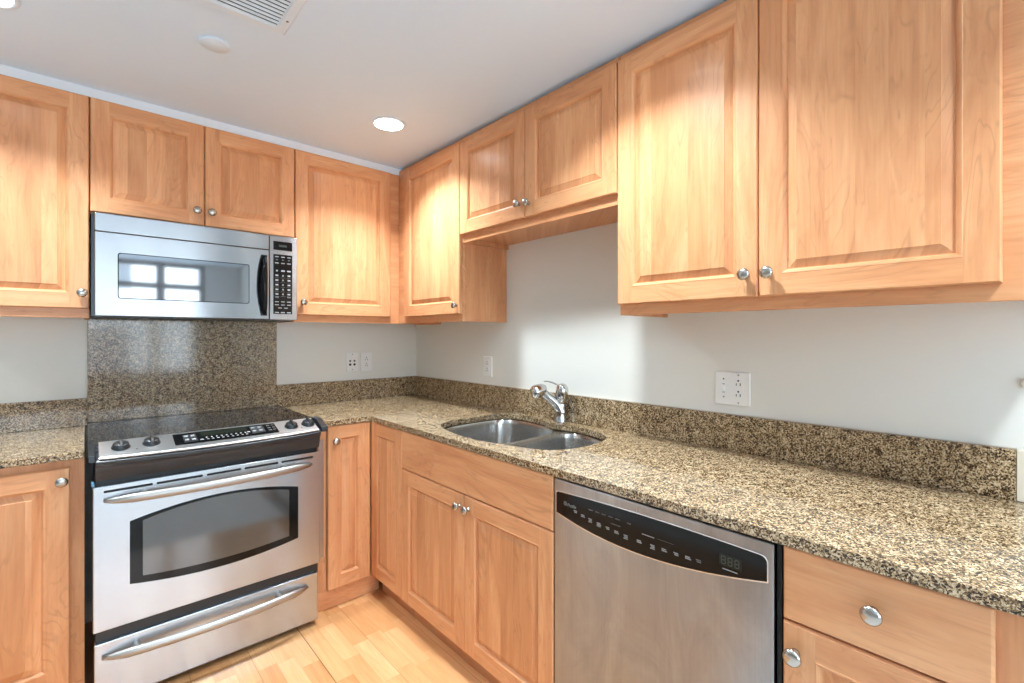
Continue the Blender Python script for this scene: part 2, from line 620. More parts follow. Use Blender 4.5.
def slab_bm(w, h):
    bm = bmesh.new()

    def ring(i, y):
        return [bm.verts.new(p) for p in ((i, y, i), (w - i, y, i), (w - i, y, h - i), (i, y, h - i))]
    rs = [ring(0, 0), ring(0, -TD + 0.005), ring(0.0015, -TD + 0.0015), ring(0.005, -TD)]
    bm.faces.new(list(reversed(rs[0])))
    for a, c in zip(rs, rs[1:]):
        for k in range(4):
            j = (k + 1) % 4
            bm.faces.new((a[k], a[j], c[j], c[k]))
    bm.faces.new(rs[-1])
    return bm


b = bmesh.new()
lathe(b, [(0.0, -0.0005), (0.0085, -0.0005), (0.0080, 0.003), (0.0058, 0.007), (0.0056, 0.012), (0.0105, 0.0165), (0.0150, 0.0190), (0.0166, 0.0215),
          (0.0158, 0.0245), (0.0120, 0.0275), (0.0060, 0.0290), (0.0, 0.0294)], (0, 0, 0), (0, -1, 0), 28)
KNOB = mesh_of('knob', b, ['nickel'])


def leaf(kind, parent, x0, x1, z0, z1, face, knob=None):
    """a door or drawer front as a part of a cabinet; local x0..x1, back at y=-(face-TD)"""
    w, h = x1 - x0, z1 - z0
    me = mesh_of(kind, door_bm(w, h), ['stile', 'rail', 'panel']) if kind == 'door' else mesh_of(kind, slab_bm(w, h), ['rail'])
    o = link(kind, me, parent, (x0, -(face - TD) - 0.0006, z0))
    if knob:
        link('knob', KNOB, o, (knob[0] - x0, -TD, knob[1] - z0))
    return o


def upper(label, loc, rz, w, z0, z1, doors, ftop=None, group='maple wall cabinets', skirt=(True, True)):
    t = thing('wall_cabinet', label, 'cabinet', (loc[0], loc[1], z0), rz, group)
    F = DU - TD
    h = (ftop or z1) - z0
    b = bmesh.new()
    box(b, 0.0005, w - 0.0005, -F + 0.019, -0.001, 0.022, h - 0.002)
    if skirt[0]:
        box(b, 0.0005, 0.016, -F + 0.019, -0.001, 0.0, 0.022)
    if skirt[1]:
        box(b, w - 0.016, w - 0.0005, -F + 0.019, -0.001, 0.0, 0.022)
    obj('body', b, 'stile', t, bevel=0.001)
    b = bmesh.new()
    box(b, 0.0005, w - 0.0005, -F, -F + 0.0185, 0.0, h)
    obj('face_frame', b, 'rail', t, bevel=0.0012)
    for (a, c, zb, zt, kx, kz) in doors:
        leaf('door', t, a, c, zb - z0, zt - z0, DU, (kx, kz - z0))
    return t


ZU0, ZD0, ZDT = 1.346, 1.382, 2.212
R90 = -PI / 2
upper('tall maple wall cabinet left of the microwave, cut by the left edge of the photo', (-2.105, 0), 0, 0.466, ZU0, 2.2145,
      [(0.003, 0.4640, ZD0, ZDT, 0.444, 1.4415)])
upper('short two-door maple wall cabinet directly above the microwave', (-1.6385, 0), 0, 0.7635, 1.7585, 2.2145,
      [(0.0015, 0.3795, 1.7645, ZDT, 0.352, 1.8265), (0.3825, 0.7620, 1.7645, ZDT, 0.408, 1.8265)], skirt=(False, False))
upper('tall maple wall cabinet between the microwave and the room corner', (-0.8745, 0), 0, 0.8735, ZU0, 2.2145,
      [(0.0025, 0.5245, ZD0, ZDT, 0.038, 1.4455)])
upper('narrow maple wall cabinet on the sink wall next to the room corner', (0, -0.2885), R90, 0.6310, ZU0, 2.2145,
      [(0.0955, 0.6290, ZD0, ZDT, 0.6085, 1.4248)], ftop=2.2385)
upper('short two-door maple wall cabinet high above the sink', (0, -0.9205), R90, 0.9100, 1.7285, 2.2145,
      [(0.0015, 0.4530, 1.7645, ZDT, 0.424, 1.8250), (0.4560, 0.9085, 1.7645, ZDT, 0.480, 1.8180)], ftop=2.2385)
upper('largest maple wall cabinet with two tall doors above the dishwasher, nearest the camera', (0, -1.8315), R90, 1.0285, ZU0, 2.2145,
      [(0.0015, 0.4535, ZD0, ZDT, 0.424, 1.4430), (0.4560, 0.9100, ZD0, ZDT, 0.482, 1.4430)], ftop=2.2385)

ZC0, ZC1 = 0.861, 0.885


def base(label, loc, rz, w, fronts, kick_y=None, board=None, open_top=None):
    t = thing('base_cabinet', label, 'cabinet', (loc[0], loc[1], FLOOR), rz, 'maple base cabinets')
    F = DB - TD
    b = bmesh.new()
    zt_ = ZC0 - 0.002 - FLOOR
    if open_top:
        box(b, 0.0005, w - 0.0005, -F + 0.019, -0.001, 0.085, open_top)
        box(b, 0.0005, 0.018, -F + 0.019, -0.001, open_top, zt_)
        box(b, w - 0.018, w - 0.0005, -F + 0.019, -0.001, open_top, zt_)
        box(b, 0.018, w - 0.018, -0.012, -0.001, open_top, zt_)
    else:
        box(b, 0.0005, w - 0.0005, -F + 0.019, -0.001, 0.085, zt_)
    obj('body', b, 'stile', t)
    b = bmesh.new()
    box(b, 0.0005, w - 0.0005, -F, -F + 0.0185, 0.085, ZC0 - 0.0015 - FLOOR)
    obj('face_frame', b, 'stile', t, bevel=0.001)
    b = bmesh.new()
    if board:
        box(b, board[0], board[1], -F, -F + 0.018, 0.0005, 0.0835)
    else:
        box(b, 0.001, w - 0.001, kick_y - 0.015, kick_y, 0.0005, 0.0835)
    obj('toe_board', b, 'rail' if board else 'kick', t, bevel=0.001)
    for (kind, a, c, zb, zt, kn) in fronts:
        leaf(kind, t, a, c, zb - FLOOR, zt - FLOOR, DB, None if kn is None else (kn[0], kn[1] - FLOOR))
    return t


base('maple base cabinet left of the range, cut by the left edge of the photo', (-2.105, 0), 0, 0.4525,
     [('door', 0.003, 0.4155, 0.112, 0.834, (0.396, 0.7938))], board=(0.0, 0.4525))
base('narrow maple base cabinet squeezed between the range and the inner corner', (-0.8680, 0), 0, 0.8670,
     [('door', 0.0385, 0.2455, 0.105, 0.8585, (0.0715, 0.789))], board=(-0.002, 0.300))
base('narrow knobless maple base cabinet in the inner corner beside the sink cabinet', (0, -0.6215), R90, 0.2980,
     [('door', 0.0020, 0.2965, 0.113, 0.8585, None)], kick_y=-0.545)
base('two-door maple sink cabinet with a plain panel under the sink', (0, -0.9205), R90, 0.9050,
     [('drawer_front', 0.0015, 0.9035, 0.693, 0.8585, None), ('door', 0.0015, 0.4600, 0.113, 0.689, (0.434, 0.646)),
      ('door', 0.4625, 0.9035, 0.113, 0.689, (0.490, 0.646))], kick_y=-0.545, open_top=0.58)
base('maple drawer cabinet at the right end beyond the dishwasher', (0, -2.4460), R90, 0.4140,
     [('drawer_front', 0.0015, 0.2970, 0.7145, 0.8585, (0.147, 0.7904)), ('door', 0.0015, 0.2970, 0.113, 0.7105, (0.024, 0.655))], kick_y=-0.545)

# ---------------------------------------------------------------- sink outline, countertops, backsplashes
CUT = [(-0.34, -0.985), (-0.20, -0.985), (-0.105, -1.005), (-0.066, -1.07), (-0.060, -1.17), (-0.075, -1.255), (-0.108, -1.32), (-0.105, -1.39), (-0.090, -1.46),
       (-0.10, -1.55), (-0.13, -1.64), (-0.19, -1.70), (-0.29, -1.722), (-0.39, -1.718), (-0.47, -1.68), (-0.51, -1.61), (-0.537, -1.50), (-0.562, -1.40),
       (-0.562, -1.27), (-0.535, -1.13), (-0.49, -1.035), (-0.42, -0.996)]


def inside(p, poly):
    r = False
    for (xa, ya), (xb, yb) in zip(poly, poly[1:] + poly[:1]):
        if (ya > p[1]) != (yb > p[1]) and p[0] < (xb - xa) * (p[1] - ya) / (yb - ya) + xa:
            r = not r
    return r


def drop_inside(bm, polys):
    bad = [f for f in bm.faces if any(inside(f.calc_center_median(), q) for q in polys)]
    bmesh.ops.delete(bm, geom=bad, context='FACES_ONLY')


def counter(name, label, outer, hole=None):
    bm = bmesh.new()
    loops = []
    for pts in ([outer, hole] if hole else [outer]):
        v = [bm.verts.new((p[0], p[1], ZC1)) for p in pts]
        loops.append(v)
        for k in range(len(v)):
            bm.edges.new((v[k], v[(k + 1) % len(v)]))
    if hole:
        bmesh.ops.triangle_fill(bm, use_beauty=True, use_dissolve=False, edges=bm.edges[:])
        drop_inside(bm, [hole])
    else:
        bm.faces.new(loops[0])
    top = bm.faces[:]
    low = {}
    for v in [v for lp in loops for v in lp]:
        low[v] = bm.verts.new((v.co.x, v.co.y, ZC0))
    for f in top:
        bm.faces.new([low[v] for v in reversed(f.verts)])
    for lp in loops:
        for k in range(len(lp)):
            a, c = lp[k], lp[(k + 1) % len(lp)]
            bm.faces.new((a, c, low[c], low[a]))
    o = obj(name, bm, 'granite')
    bv = o.modifiers.new('bevel', 'BEVEL')
    bv.width = 0.0025
    bv.segments = 2
    bv.limit_method = 'ANGLE'
    bv.angle_limit = math.radians(55)
    return tag(o, label, 'countertop', 'granite countertops')


cut = [(p.x, p.y) for p in spline([(x, y, 0) for x, y in CUT], 5)]
counter('countertop', 'large L-shaped speckled granite countertop with the sink cut into it',
        [(-0.866, -0.002), (-0.002, -0.002), (-0.002, -2.86), (-0.626, -2.86), (-0.626, -0.626), (-0.866, -0.626)], cut)
counter('countertop', 'short granite countertop left of the range, cut by the photo edge',
        [(-2.105, -0.002), (-1.653, -0.002), (-1.653, -0.626), (-2.105, -0.626)])


def splash(label, x0, x1, y0, y1, z0, z1):
    b = bmesh.new()
    box(b, x0, x1, y0, y1, z0, z1)
    o = obj('backsplash', b, 'granite', bevel=0.0015)
    return tag(o, label, 'backsplash', 'granite backsplashes')


ZB = 1.006
splash('tall granite backsplash panel behind the range, reaching up to the microwave', -1.6440, -0.8785, -0.0200, -0.001, 0.8955, 1.3505)
splash('low granite backsplash strip on the back wall between the range and the corner', -0.8775, -0.0010, -0.0195, -0.001, ZC1 + 0.0005, ZB)
splash('longest low granite backsplash strip running along the sink wall', -0.0200, -0.001, -2.7570, -0.0205, ZC1 + 0.0005, ZB)
splash('short low granite backsplash strip on the wall left of the range', -2.105, -1.6450, -0.0195, -0.001, ZC1 + 0.0005, ZB - 0.002)
b = bmesh.new(); box(b, -0.0205, -0.001, -2.86, -2.7575, ZC1 + 0.0005, ZB); struct('lit_granite_end', b, 'beige', 0.001)  # end of the splash: granite catching light, its brightness put into the beige
b = bmesh.new()
box(b, -0.0035, -0.0005, -2.757, -0.02, ZB + 0.0004, ZB + 0.003)
struct('trim_4', b, 'caulk')

# ---------------------------------------------------------------- sink
sk = thing('sink', 'stainless double-bowl undermount sink set into the granite countertop', 'sink', (-0.32, -1.35, ZC0))
LB = [(-0.34, -0.992), (-0.20, -0.992), (-0.112, -1.015), (-0.078, -1.09), (-0.080, -1.24), (-0.105, -1.355), (-0.17, -1.402), (-0.30, -1.408), (-0.44, -1.408),
      (-0.525, -1.38), (-0.553, -1.30), (-0.535, -1.15), (-0.490, -1.045), (-0.42, -1.003)]
RB = [(-0.30, -1.434), (-0.19, -1.434), (-0.122, -1.455), (-0.108, -1.52), (-0.135, -1.63), (-0.195, -1.692), (-0.29, -1.712), (-0.385, -1.708), (-0.462, -1.672),
      (-0.500, -1.60), (-0.518, -1.50), (-0.49, -1.447), (-0.42, -1.434)]
ZS = ZC0 - 0.004
for pts, depth in ((LB, 0.20), (RB, 0.17)):
    out = [p for p in spline([(x, y, 0) for x, y in pts], 6)]
    cx = sum(p.x for p in out) / len(out); cy = sum(p.y for p in out) / len(out)

    def sc_ring(s, z):
        return [Vector((cx + (p.x - cx) * s, cy + (p.y - cy) * s, z)) for p in out]
    b = bmesh.new()
    prof = [(1.0, 0.0), (0.985, -0.006), (0.975, -0.02), (0.955, -depth * 0.55), (0.935, -depth + 0.035), (0.91, -depth + 0.015), (0.86, -depth + 0.003), (0.75, -depth), (0.16, -depth - 0.004)]
    rv = loft(b, [sc_ring(s, ZS + z) for s, z in prof], False, 0, True)
    b.faces.new(rv[-1])
    bw = obj('bowl', b, 'sinksteel', sk, True)
    b = bmesh.new()
    lathe(b, [(0.0, 0.0), (0.02, 0.0), (0.022, 0.003), (0.036, 0.0035), (0.042, 0.001), (0.042, -0.003), (0.0, -0.003)], (cx, cy, ZS - depth + 0.001), (0, 0, 1), 24)
    obj('drain', b, 'chrome', bw, True)
# rim plate around and between the two bowls
b = bmesh.new()
loops = []
rim_o = [Vector((-0.32 + (p[0] + 0.32) * 1.05, -1.352 + (p[1] + 1.352) * 1.04, ZS)) for p in cut]
for pts in (rim_o, [Vector((p.x, p.y, ZS)) for p in spline([(x, y, 0) for x, y in LB], 6)], [Vector((p.x, p.y, ZS)) for p in spline([(x, y, 0) for x, y in RB], 6)]):
    v = [b.verts.new(p) for p in pts]
    for k in range(len(v)):
        b.edges.new((v[k], v[(k + 1) % len(v)]))
bmesh.ops.triangle_fill(b, use_beauty=True, use_dissolve=False, edges=b.edges[:])
drop_inside(b, [[(p.x, p.y) for p in spline([(x, y, 0) for x, y in q], 6)] for q in (LB, RB)])
obj('rim', b, 'sinksteel', sk, True)

# ---------------------------------------------------------------- faucet
fx, fy = -0.052, -1.345
fa = thing('faucet', 'chrome single-lever kitchen faucet behind the sink', 'faucet', (fx, fy, ZC1))
b = bmesh.new()
lathe(b, [(0.0, 0.0005), (0.031, 0.0005), (0.031, 0.004), (0.0285, 0.009), (0.027, 0.03), (0.0265, 0.070), (0.0265, 0.085), (0.021, 0.096), (0.0, 0.098)], (fx, fy, ZC1), (0, 0, 1), 28)
obj('base', b, 'chrome', fa, True)
b = bmesh.new()
sp = spline([(fx + 0.004, fy - 0.006, 0.925), (fx - 0.014, fy + 0.006, 0.962), (fx - 0.048, fy + 0.022, 0.996), (fx - 0.076, fy + 0.034, 1.020), (fx - 0.094, fy + 0.040, 1.030)], 5, False)
tube(b, sp, [0.0265 - 0.007 * min(1, i / 12) for i in range(len(sp))], 18)
obj('spout', b, 'chrome', fa, True)
b = bmesh.new()
hd = Vector((-0.86, 0.30, -0.30)).normalized()
lathe(b, [(0.0, -0.046), (0.016, -0.044), (0.0235, -0.034), (0.0285, -0.018), (0.0305, 0.0), (0.0295, 0.012), (0.025, 0.021), (0.020, 0.0235), (0.0, 0.024)], Vector((fx - 0.108, fy + 0.043, 1.028)), hd, 28)
obj('spray_head', b, 'chrome', fa, True)
b = bmesh.new()
lathe(b, [(0.0, -0.002), (0.017, 0.0), (0.0225, 0.010), (0.0275, 0.036), (0.0285, 0.056), (0.0255, 0.074), (0.0165, 0.086), (0.006, 0.090), (0.0, 0.0905)],
      (fx - 0.004, fy - 0.012, 0.972), (-0.10, -0.13, 1.0), 28)
hb = obj('handle', b, 'chrome', fa, True)
b = bmesh.new()
lv = spline([(fx - 0.012, fy - 0.004, 1.050), (fx - 0.026, fy + 0.020, 1.062), (fx - 0.040, fy + 0.044, 1.068), (fx - 0.046, fy + 0.058, 1.067)], 5, False)
tube(b, lv, [0.010 - 0.005 * i / len(lv) for i in range(len(lv))], 12, flat=0.45)
obj('lever', b, 'chrome', hb, True)

# ---------------------------------------------------------------- slide-in range
RX0, RX1 = -1.631, -0.889
rg = thing('range', 'stainless slide-in electric range with a black glass cooktop', 'range', (-1.262, -0.34, FLOOR))
b = bmesh.new()
box(b, RX0 + 0.004, RX1 - 0.004, -0.655, -0.028, 0.075, 0.885)
obj('body', b, 'black', rg, True, bevel=0.002)
for xx in (RX0 + 0.05, RX1 - 0.05):
    for yy in (-0.60, -0.08):
        b = bmesh.new()
        lathe(b, [(0.0, 0.0), (0.018, 0.0), (0.018, 0.012), (0.010, 0.014), (0.010, 0.0595), (0.0, 0.0595)], (xx, yy, FLOOR + 0.0003), (0, 0, 1), 16)
        obj('foot', b, 'black', rg, True)
b = bmesh.new()
box(b, -1.6435, -0.8670, -0.612, -0.0215, 0.8875, 0.8950)
obj('cooktop', b, 'glass', rg, True, bevel=0.002)
NX = 33


def bow(x):
    t = (x - (-1.260)) / 0.37
    return 0.034 * max(0.0, 1 - t * t)


xs = [-1.626 + (0.735) * k / (NX - 1) for k in range(NX)]
b = bmesh.new()
xp = [-1.618 + 0.7185 * k / (NX - 1) for k in range(NX)]
loft(b, [[(x, -0.600, 0.9035), (x, -0.604, 0.9065), (x, -0.700 - bow(x), 0.8715), (x, -0.7045 - bow(x), 0.8665), (x, -0.702 - bow(x), 0.8625), (x, -0.600, 0.8960)] for x in xp])
cp = obj('control_panel', b, 'steel_panel', rg, True, bevel=0.0015)
b = bmesh.new()
loft(b, [[(x, -0.615, 0.8865), (x, -0.615, 0.8945), (x, -0.699 - bow(x), 0.8620), (x, -0.7055 - bow(x), 0.8560), (x, -0.704 - bow(x), 0.846), (x, -0.696 - bow(x) * 0.9, 0.836), (x, -0.694 - bow(x) * 0.85, 0.826),
          (x, -0.688 - bow(x) * 0.6, 0.806), (x, -0.682 - bow(x) * 0.3, 0.7885), (x, -0.660, 0.7885), (x, -0.660, 0.8865)] for x in xs])
obj('front_moulding', b, 'charcoal', rg, True, bevel=0.001)
for xa, xb, lab in ((-1.6445, -1.6270, 'l'), (-0.8900, -0.8640, 'r')):
    b = bmesh.new()
    v = [(-0.585, 0.8870), (-0.585, 0.9075), (-0.640, 0.9050), (-0.706, 0.8790), (-0.712, 0.8580), (-0.640, 0.8540), (-0.632, 0.8870)]
    loft(b, [[(x, y, z) for y, z in v] for x in (xa, xb)])
    obj('end_cap', b, 'black', rg, True, bevel=0.002)

# control panel coordinates: a point at x and fraction q from the back edge (0) to the front edge (1)


def cpt(x, q, lift=0.0):
    yb, zb, yf, zf = -0.604, 0.9065, -0.700 - bow(x), 0.8715
    n = Vector((0, zf - zb, -(yf - yb))).normalized()
    p = Vector((x, yb + (yf - yb) * q, zb + (zf - zb) * q))
    return p + n * lift


def cpatch(bm, x0, x1, q0, q1, lift, mi=0, n=10):
    prev = None
    for k in range(n + 1):
        x = x0 + (x1 - x0) * k / n
        cur = [bm.verts.new(cpt(x, q1, lift)), bm.verts.new(cpt(x, q0, lift))]
        if prev:
            bm.faces.new((prev[0], cur[0], cur[1], prev[1])).material_index = mi
        prev = cur


b = bmesh.new()
cpatch(b, -1.410, -1.058, 0.10, 0.80, 0.0012)
dp = obj('touch_panel', b, 'blackgloss', cp, True)
b = bmesh.new()
cpatch(b, -1.325, -1.165, 0.16, 0.42, 0.0016)
obj('display', b, 'display', dp, True)
for xa, xb, qa, qb in ((-1.3815, -1.3385, 0.20, 0.70), (-1.1550, -1.1050, 0.16, 0.66)):
    b = bmesh.new()
    cpatch(b, xa, xb, qa, qb, 0.0016)
    obj('button_pad', b, 'padgrey', dp, True)
b = bmesh.new()
for k in range(4):
    for x_, q_ in ((-1.377 + (k % 2) * 0.021, 0.27 + (k // 2) * 0.22), (-1.150 + (k % 2) * 0.024, 0.23 + (k // 2) * 0.22)):
        cpatch(b, x_, x_ + 0.013, q_, q_ + 0.09, 0.0019, 2, 2)
for k in range(9):
    cpatch(b, -1.312 + k * 0.0165, -1.306 + k * 0.0165, 0.50, 0.56, 0.0019, 2, 2)
    cpatch(b, -1.310 + k * 0.0165, -1.303 + k * 0.0165, 0.62, 0.67, 0.0019, 2, 2)
cpatch(b, -1.331, -1.320, 0.60, 0.66, 0.0019, 2, 2); cpatch(b, -1.171, -1.160, 0.48, 0.54, 0.0019, 2, 2)
for k in range(3):
    cpatch(b, -1.092, -1.080, 0.22 + 0.16 * k, 0.28 + 0.16 * k, 0.0019, 3, 2)
    cpatch(b, -1.074, -1.064, 0.22 + 0.16 * k, 0.26 + 0.16 * k, 0.0019, 3, 2)
obj('printed_marks', b, ['display', 'greyprint', 'print', 'greyprint'], cp, True)
# burner knobs
nrm = (cpt(-1.26, 0.5, 1) - cpt(-1.26, 0.5, 0)).normalized()
for x_, q_ in ((-1.560, 0.50), (-1.475, 0.46), (-1.000, 0.50), (-0.930, 0.50)):
    p = cpt(x_, q_)
    b = bmesh.new()
    lathe(b, [(0.0, 0.0005), (0.0265, 0.0005), (0.0265, 0.003), (0.0235, 0.006), (0.0225, 0.013), (0.0195, 0.0165), (0.0, 0.017)], p, nrm, 28)
    kb = obj('knob', b, 'black', rg, True)
    b = bmesh.new()
    fdir = (cpt(x_, 1) - cpt(x_, 0)).normalized()
    for s, hgt in ((1, 0),):
        rings = []
        for d, hw, zt in ((-0.021, 0.003, 0.021), (-0.014, 0.0048, 0.026), (0.0, 0.0055, 0.028), (0.014, 0.0048, 0.026), (0.022, 0.003, 0.019)):
            c = p + fdir * d
            e = Vector((1, 0, 0))
            rings.append([c - e * hw + nrm * 0.015, c + e * hw + nrm * 0.015, c + e * hw * 0.7 + nrm * zt, c - e * hw * 0.7 + nrm * zt])
        loft(b, rings)
    obj('grip', b, 'grip' if x_ < -1.2 else 'black', kb, True, bevel=0.001)
for x_ in (-1.518, -0.965):
    b = bmesh.new()
    lathe(b, [(0.003, 0.0004), (0.003, 0.0010), (0.0, 0.0012)], cpt(x_, 0.72), nrm, 10)
    obj('indicator_light', b, 'darkprint', cp, True)

# oven door
DY = -0.690
b = bmesh.new()
prism_xz(b, rrect(RX0 - 0.002, RX1, 0.283, 0.7700, 0.004), -0.657, DY)
od = obj('oven_door', b, 'steel', rg, True, bevel=0.003)


def bowed(x0, x1, z0, z1, up, dn, n=18):
    pts = []
    for k in range(n + 1):
        t = k / n
        pts.append((x0 + (x1 - x0) * t, z0 - dn * (1 - (2 * t - 1) ** 2)))
    for k in range(n + 1):
        t = k / n
        pts.append((x1 - (x1 - x0) * t, z1 + up * (1 - (2 * t - 1) ** 2)))
    return pts


b = bmesh.new()
prism_xz(b, bowed(-1.5375, -0.9815, 0.4185, 0.6350, 0.036, 0.028), DY + 0.001, DY - 0.0016)
wd = obj('window', b, 'blackgloss', od, True)
b = bmesh.new()
prism_xz(b, bowed(-1.5020, -1.0180, 0.4365, 0.6300, 0.032, 0.016), DY - 0.0012, DY - 0.0022)
obj('pane', b, 'ovenglass', wd, True)
b = bmesh.new()
for xa, xb in ((-1.606, -1.474), (-1.463, -1.324), (-1.311, -1.196), (-1.184, -1.060), (-1.048, -0.920)):
    prism_xz(b, rrect(xa, xb, 0.7465, 0.7545, 0.0035), DY + 0.002, DY - 0.0008)
obj('vent_slots', b, 'dark', od, True)


def bar_handle(x0, x1, z, y, out, posts, parent, r=0.0125):
    b = bmesh.new()
    n = 28
    pts, rad = [], []
    for k in range(n + 1):
        t = k / n
        s = math.sin(PI * t)
        pts.append((x0 + (x1 - x0) * t, y - 0.006 - out * s ** 0.55, z))
        rad.append(0.005 + (r - 0.005) * min(1.0, s * 3.2) ** 0.8)
    tube(b, pts, rad, 16, flat=1.25)
    for xp_ in posts:
        t = (xp_ - x0) / (x1 - x0)
        yy = y - 0.006 - out * math.sin(PI * t) ** 0.55
        tube(b, [(xp_, y + 0.001, z + 0.002), (xp_, (y + yy) / 2, z + 0.002), (xp_, yy, z)], [0.013, 0.010, 0.010], 14, up=(0, 0, 1))
    return obj('handle', b, 'handle', parent, True)


bar_handle(-1.604, -0.930, 0.7220, DY, 0.042, (-1.500, -1.035), od)
# storage drawer
b = bmesh.new()
prism_xz(b, rrect(RX0 + 0.001, RX1 - 0.010, 0.040, 0.2440, 0.004), -0.657, DY - 0.001)
dr = obj('drawer', b, 'steel', rg, True, bevel=0.003)
bar_handle(-1.609, -0.945, 0.198, DY, 0.042, (-1.520, -1.060), dr)
b = bmesh.new()
box(b, RX0 + 0.006, RX1 - 0.008, -0.676, -0.656, 0.2445, 0.2825)
obj('gap_seal', b, 'black', rg, True)
# pale protective strip beside the door, against the cabinet stile
b = bmesh.new()
box(b, -0.8665, -0.8420, -0.6048, -0.6010, 0.262, 0.800)
obj('side_trim', b, 'steel_v', rg, True, label='pale steel strip beside the oven door')
b = bmesh.new()
box(b, -1.636, -1.629, -0.694, -0.660, 0.774, 0.785)
obj('film_tab', b, 'bluetape', rg, True, label='small blue film tab at the door corner')

# ---------------------------------------------------------------- microwave
mw = thing('microwave', 'stainless over-the-range microwave with a black keypad', 'microwave', (-1.2545, -0.002, 1.3505))
MY = -0.336
b = bmesh.new()
box(b, -1.6345, -0.8765, -0.309, -0.0215, 1.3545, 1.7575)
box(b, -1.6345, -0.8705, -0.3180, -0.3095, 1.3535, 1.7570)
obj('body', b, 'black', mw, True)
b = bmesh.new()
box(b, -1.620, -0.885, -0.312, -0.03, 1.3512, 1.3542)
for xa in (-1.50, -1.10):
    box(b, xa, xa + 0.12, -0.20, -0.08, 1.3508, 1.3514)
obj('underside', b, 'charcoal', mw, True)
b = bmesh.new()
prism_xz(b, rrect(-1.6245, -1.0015, 1.6865, 1.7575, 0.003), -0.3185, MY)
obj('vent_panel', b, 'steel_mw', mw, True, bevel=0.002)
b = bmesh.new()
prism_xz(b, rrect(-1.6245, -1.0015, 1.3545, 1.6840, 0.003), -0.3185, MY)
md = obj('door', b, 'steel_mw', mw, True, bevel=0.002)
b = bmesh.new()
prism_xz(b, rrect(-1.5560, -1.0850, 1.4240, 1.6075, 0.010), MY + 0.001, MY - 0.0008)
mwin = obj('window', b, 'blackgloss', md, True)
b = bmesh.new()
prism_xz(b, rrect(-1.5525, -1.0885, 1.4275, 1.6040, 0.008), MY - 0.0006, MY - 0.0014)
obj('pane', b, 'mwglass', mwin, True)
# handle: black lens-shaped plate with an arched grip
b = bmesh.new()
pts = []
for k in range(13):
    t = k / 12
    pts.append((-1.0105, 1.371 + 0.288 * t))
for k in range(13):
    t = 1 - k / 12
    pts.append((-1.0360 - 0.019 * (1 - (2 * t - 1) ** 2), 1.371 + 0.288 * t))
prism_xz(b, pts, MY + 0.001, MY - 0.004)
hp = obj('handle', b, 'blackgloss', md, True)
b = bmesh.new()
gp, gr = [], []
for k in range(21):
    t = k / 20
    s = math.sin(PI * t)
    gp.append((-1.022 - 0.008 * s, MY - 0.006 - 0.032 * s ** 0.6, 1.378 + 0.274 * t))
    gr.append(0.006 + 0.007 * s ** 0.5)
tube(b, gp, gr, 14, up=(0, 1, 0))
obj('grip', b, 'blackgloss', hp, True)
b = bmesh.new()
prism_xz(b, rrect(-0.9985, -0.8735, 1.3530, 1.7575, 0.003), -0.3185, MY - 0.001)
mc = obj('control_panel', b, 'steel_mw', mw, True, bevel=0.002)
b = bmesh.new()
prism_xz(b, rrect(-0.9825, -0.8965, 1.6900, 1.7320, 0.002), MY, MY - 0.0020)
obj('display', b, 'blackgloss', mc, True)
b = bmesh.new()
prism_xz(b, rrect(-0.9825, -0.8965, 1.3810, 1.6690, 0.002), MY, MY - 0.0020)
kp = obj('keypad', b, 'blackgloss', mc, True)
b = bmesh.new()


def dash(bm, x, z, w, h, y, mi=0):
    f = bm.faces.new([bm.verts.new(p) for p in ((x - w / 2, y, z - h / 2), (x + w / 2, y, z - h / 2), (x + w / 2, y, z + h / 2), (x - w / 2, y, z + h / 2))])
    f.material_index = mi


yk = MY - 0.0024
cx3 = (-0.9670, -0.9395, -0.9120)
for r_, zz in enumerate((1.657, 1.643, 1.627)):
    for c_ in cx3:
        dash(b, c_, zz, 0.016 if r_ != 1 else 0.009, 0.004, yk, r_ % 2)
for c_, w_ in zip(cx3, (0.008, 0.017, 0.017)):
    dash(b, c_, 1.590, w_, 0.007, yk)
for r_ in range(5):
    for c_ in cx3:
        zz = 1.567 - r_ * 0.0225
        dash(b, c_, zz, 0.006 if c_ == cx3[1] else 0.013, 0.0075, yk, 0)
        dash(b, c_, zz - 0.011, 0.021, 0.0012, yk, 1)
for c_ in (cx3[0], cx3[2]):
    dash(b, c_, 1.463, 0.016, 0.008, yk, 1)
for zz in (1.440, 1.425):
    for c_ in cx3:
        dash(b, c_, zz, 0.017, 0.004, yk)
for c_ in (-0.953, -0.926):
    dash(b, c_, 1.410, 0.016, 0.004, yk)
for c_ in cx3:
    dash(b, c_, 1.388, 0.018, 0.005, yk)
dash(b, -0.9395, 1.711, 0.036, 0.010, MY - 0.0024, 2)
obj('printed_marks', b, ['print', 'greyprint', 'dig'], mc, True)

# ---------------------------------------------------------------- dishwasher (local x runs along the sink wall, front faces local -y)
dw = thing('dishwasher', 'built-in stainless dishwasher with a curved black control strip', 'dishwasher', (0, -1.8265, FLOOR), R90)
zf = FLOOR
b = bmesh.new()
box(b, 0.004, 0.614, -0.590, -0.03, 0.095, 0.843)
box(b, 0.6075, 0.6160, -0.6100, -0.589, 0.095, 0.843)
obj('body', b, 'dark', dw)
b = bmesh.new()
box(b, 0.006, 0.612, -0.560, -0.545, 0.0005, 0.093)
obj('kick_plate', b, 'black', dw)
b = bmesh.new()
prism_xz(b, rrect(0.0025, 0.6045, 0.105, 0.8385, 0.004), -0.592, -0.6185)
dd = obj('door', b, 'steel_dw', dw, bevel=0.003)


